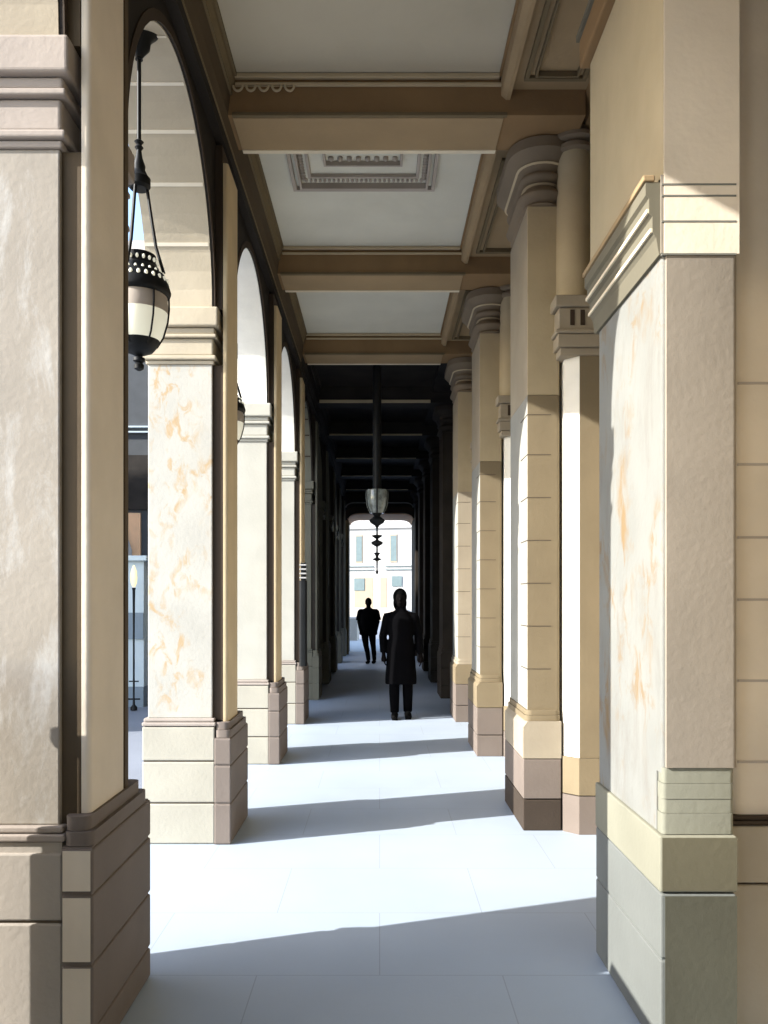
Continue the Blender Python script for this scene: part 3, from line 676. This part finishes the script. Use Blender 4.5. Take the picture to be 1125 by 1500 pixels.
def hand(b, w, d, side):
    """w wrist point, d direction down the hand, side = +1/-1 outward x; palm faces the thigh"""
    w = Vector(w); d = Vector(d).normalized(); fwd = Vector((0, -1, 0)); fwd = (fwd-d*fwd.dot(d)).normalized(); inn = Vector((-side, 0, 0)); inn = (inn-d*inn.dot(d)).normalized()
    b.tube([w-d*.02, w+d*.02, w+d*.06, w+d*.095], [.024, .030, .038, .036], 12, flat=1.0, up=fwd)
    for k, (off, L) in enumerate(((.028, .070), (.010, .080), (-.009, .074), (-.027, .058))):
        s = w+d*.085+fwd*off
        b.tube([s, s+d*L*.4+inn*.006, s+d*L*.72+inn*.02, s+d*L*.9+inn*.036], [.0095, .009, .0082, .0065], 8)
    s = w+d*.03+fwd*.03
    b.tube([s, s+d*.03+fwd*.022+inn*.008, s+d*.06+fwd*.028+inn*.014], [.013, .0105, .008], 8)
def face(b, c, s=1.0):
    x, y, z = c
    b.ball((x, y, z), .105*s, (.76, .95, 1.08), 28)                       # cranium
    b.ball((x, y-.025*s, z-.06*s), .07*s, (.82, .95, 1.05), 20)           # jaw
    b.tube([(x, y-.094*s, z+.01*s), (x, y-.112*s, z-.022*s), (x, y-.10*s, z-.032*s)], [.008*s, .014*s, .012*s], 8)
    for k in (-1, 1):
        b.ball((x+k*.080*s, y+.005, z-.012*s), .026*s, (.4, .7, 1.15), 10)
        b.ball((x+k*.032*s, y-.088*s, z+.006*s), .013*s, (1.2, .7, .7), 8)
    b.ball((x, y-.092*s, z-.058*s), .018*s, (1.4, .5, .45), 8)
# --- woman in a coat (about 1.74 m)
X, Y = .29, 11.16
t = thing('person', 'near person in long dark coat walking towards the viewer, arms hanging', 'person', (X, Y, 0), 'people walking in the arcade')
b = MB()
for k, (fx_, kx, hx, yy) in {-1: (-.085, -.09, -.085, -.03), 1: (.095, .095, .085, .05)}.items():
    b.tube([(X+hx, Y, .90), (X+hx*1.03, Y+yy*.3, .70), (X+kx, Y+yy*.5-.01, .48), (X+kx, Y+yy*.9+.01, .34), (X+fx_, Y+yy+.01, .09), (X+fx_, Y+yy, .05)], [.088, .078, .056, .055, .038, .036], 14)
    b.tube([(X+fx_, Y+yy+.05, .045), (X+fx_, Y+yy-.04, .05), (X+fx_*1.08, Y+yy-.15, .03), (X+fx_*1.1, Y+yy-.19, .025)], [.034, .04, .034, .018], 12)
loft(b, [(X, Y, .84, .15, .10), (X, Y, .95, .165, .11), (X, Y, 1.08, .13, .09), (X, Y, 1.25, .155, .105), (X, Y, 1.38, .18, .10), (X, Y+.005, 1.45, .12, .07), (X, Y+.005, 1.49, .055, .055)])
b.tube([(X, Y+.01, 1.42), (X, Y, 1.50), (X-.005, Y-.01, 1.58)], [.065, .054, .052], 14)
face(b, (X-.012, Y-.015, 1.632), 1.0)
for k in (-1, 1):
    sh = Vector((X+k*.19, Y, 1.40)); el = Vector((X+k*.245, Y+.02, 1.12)); wr = Vector((X+k*.265, Y-.05, .86)) if k > 0 else Vector((X+k*.235, Y-.04, .87))
    b.tube([(X+k*.12, Y, 1.40), sh, (sh+el)/2, el, (el+wr)/2, wr], [.05, .052, .045, .038, .034, .024], 12)
    hand(b, wr, wr-el, k)
o = b.build('body', M['skin'], t); remesh(o, .0075)
b = MB()   # coat
loft(b, [(X-.0, Y, .47, .215, .165), (X, Y, .55, .215, .16), (X, Y, .75, .20, .15), (X, Y, .95, .19, .14), (X, Y, 1.1, .165, .125), (X, Y, 1.27, .185, .13), (X, Y, 1.36, .185, .12), (X, Y+.003, 1.42, .135, .10), (X, Y+.003, 1.47, .08, .075), (X, Y+.003, 1.52, .07, .07)])
for k in (-1, 1):
    sh = Vector((X+k*.175, Y, 1.365)); el = Vector((X+k*.245, Y+.02, 1.12)); wr = Vector((X+k*.262, Y-.045, .89)) if k > 0 else Vector((X+k*.235, Y-.035, .90))
    b.ball(sh, .074, (1, 1, 1), 16); b.tube([(X+k*.05, Y, 1.43), (X+k*.11, Y, 1.405), sh+Vector((k*.012, 0, -.01)), (sh+el)/2, el, (el+wr)/2, wr], [.035, .055, .072, .064, .056, .053, .05], 14)
o = b.build('coat', M['cloth'], t); remesh(o, .011)
b = MB()   # trousers below the coat
for k, (fx_, kx, hx, yy) in {-1: (-.085, -.09, -.085, -.03), 1: (.095, .095, .085, .05)}.items():
    b.tube([(X+hx, Y, .88), (X+hx*1.03, Y+yy*.3, .70), (X+kx, Y+yy*.5-.01, .48), (X+kx, Y+yy*.9+.01, .34), (X+fx_, Y+yy+.01, .085)], [.098, .09, .072, .070, .058], 16)
o = b.build('trousers', M['cloth'], t, True)
for k, (fx_, yy) in {-1: (-.085, -.03), 1: (.095, .05)}.items():
    b = MB(); b.tube([(X+fx_, Y+yy+.075, .045), (X+fx_, Y+yy+.04, .055), (X+fx_, Y+yy-.04, .055), (X+fx_*1.08, Y+yy-.15, .038), (X+fx_*1.1, Y+yy-.205, .03)], [.03, .046, .048, .044, .02], 14)
    b.box(X+fx_-.04, X+fx_+.04, Y+yy-.18, Y+yy+.085, .0, .016, .006); b.build('shoe', M['leather'], t, True)
b = MB(); b.ball((X-.012, Y+.005, 1.655), .115, (.84, .98, 1.02), 26); b.ball((X-.012, Y+.045, 1.56), .09, (.95, .75, 1.35), 20)
for k in (-1, 1): b.ball((X-.012+k*.07, Y+.015, 1.57), .032, (.7, 1.3, 2.2), 14)
# keep the face free
for v in b.bm.verts:
    if v.co.y < Y-.075 and v.co.z < 1.69: v.co.y = Y-.07
o = b.build('hair', M['hair'], t, True)
b = MB(); b.tube([(X+.235, Y+.03, 1.1), (X+.30, Y+.02, 1.08), (X+.325, Y+.01, 1.18), (X+.27, Y, 1.22)], .008, 6)
b.bm.free()
# --- man in a loose shirt
X, Y = -.285, 20.9
t = thing('person', 'distant person in loose shirt and slim trousers walking near the far doorway', 'person', (X, Y, 0), 'people walking in the arcade')
legs = {-1: [(-.09, 0, .86), (-.085, -.05, .66), (-.06, -.08, .46), (-.02, -.05, .28), (.0, -.02, .08)], 1: [(.09, 0, .86), (.10, .02, .66), (.12, .04, .46), (.14, .07, .28), (.15, .10, .08)]}
b = MB()
for k, pts in legs.items():
    P = [(X+p[0], Y+p[1], p[2]) for p in pts]; b.tube(P, [.09, .078, .055, .05, .036], 14)
    f = P[-1]; b.tube([(f[0], f[1]+.05, .045), (f[0], f[1]-.04, .05), (f[0]-.03, f[1]-.14, .03), (f[0]-.04, f[1]-.18, .025)], [.034, .04, .034, .018], 12)
loft(b, [(X, Y, .82, .15, .10), (X, Y, .93, .165, .11), (X, Y, 1.08, .15, .10), (X, Y, 1.25, .18, .115), (X, Y, 1.33, .19, .105), (X, Y+.005, 1.39, .13, .07), (X, Y+.005, 1.43, .06, .055)])
b.tube([(X, Y+.01, 1.36), (X, Y, 1.44), (X, Y-.01, 1.52)], [.065, .056, .054], 14)
face(b, (X, Y-.01, 1.555), .95)
arms = {}
for k in (-1, 1):
    sh = Vector((X+k*.19, Y, 1.31)); el = Vector((X+k*.250, Y+.02, 1.07)); wr = Vector((X+k*.205, Y-.09, .83))
    arms[k] = (sh, el, wr)
    b.tube([(X+k*.12, Y, 1.34), sh, (sh+el)/2, el, (el+wr)/2, wr], [.052, .054, .048, .042, .036, .027], 12); hand(b, wr, wr-el, k)
o = b.build('body', M['skin'], t); remesh(o, .009)
b = MB()
loft(b, [(X, Y, .76, .17, .14), (X, Y, .85, .195, .15), (X, Y, 1.0, .22, .15), (X, Y, 1.2, .225, .15), (X, Y, 1.30, .205, .13), (X, Y, 1.36, .145, .10), (X, Y, 1.41, .08, .075)])
for k, (sh, el, wr) in arms.items(): b.ball(sh, .085, (1, 1, 1), 16); b.tube([(X+k*.06, Y, 1.37), (X+k*.12, Y, 1.345), sh+Vector((k*.015, 0, -.01)), (sh+el)/2, el*.9+sh*.1], [.035, .06, .085, .088, .085], 14)
o = b.build('shirt', M['cloth'], t); remesh(o, .012)
b = MB()
for k, pts in legs.items():
    P = [(X+p[0], Y+p[1], p[2]) for p in pts]; P[-1] = (P[-1][0], P[-1][1], .09); b.tube(P, [.10, .09, .07, .062, .05], 16)
b.build('trousers', M['cloth'], t, True)
for k, pts in legs.items():
    f = (X+pts[-1][0], Y+pts[-1][1]); b = MB(); b.tube([(f[0], f[1]+.07, .045), (f[0], f[1]-.04, .055), (f[0]-.03, f[1]-.15, .036), (f[0]-.045, f[1]-.2, .03)], [.03, .048, .044, .02], 14)
    b.build('shoe', M['leather'], t, True)
b = MB(); b.ball((X, Y+.008, 1.575), .105, (.80, .97, 1.0), 22)
for v in b.bm.verts:
    if v.co.y < Y-.07 and v.co.z < 1.61: v.co.y = Y-.065
b.build('hair', M['hair'], t, True)
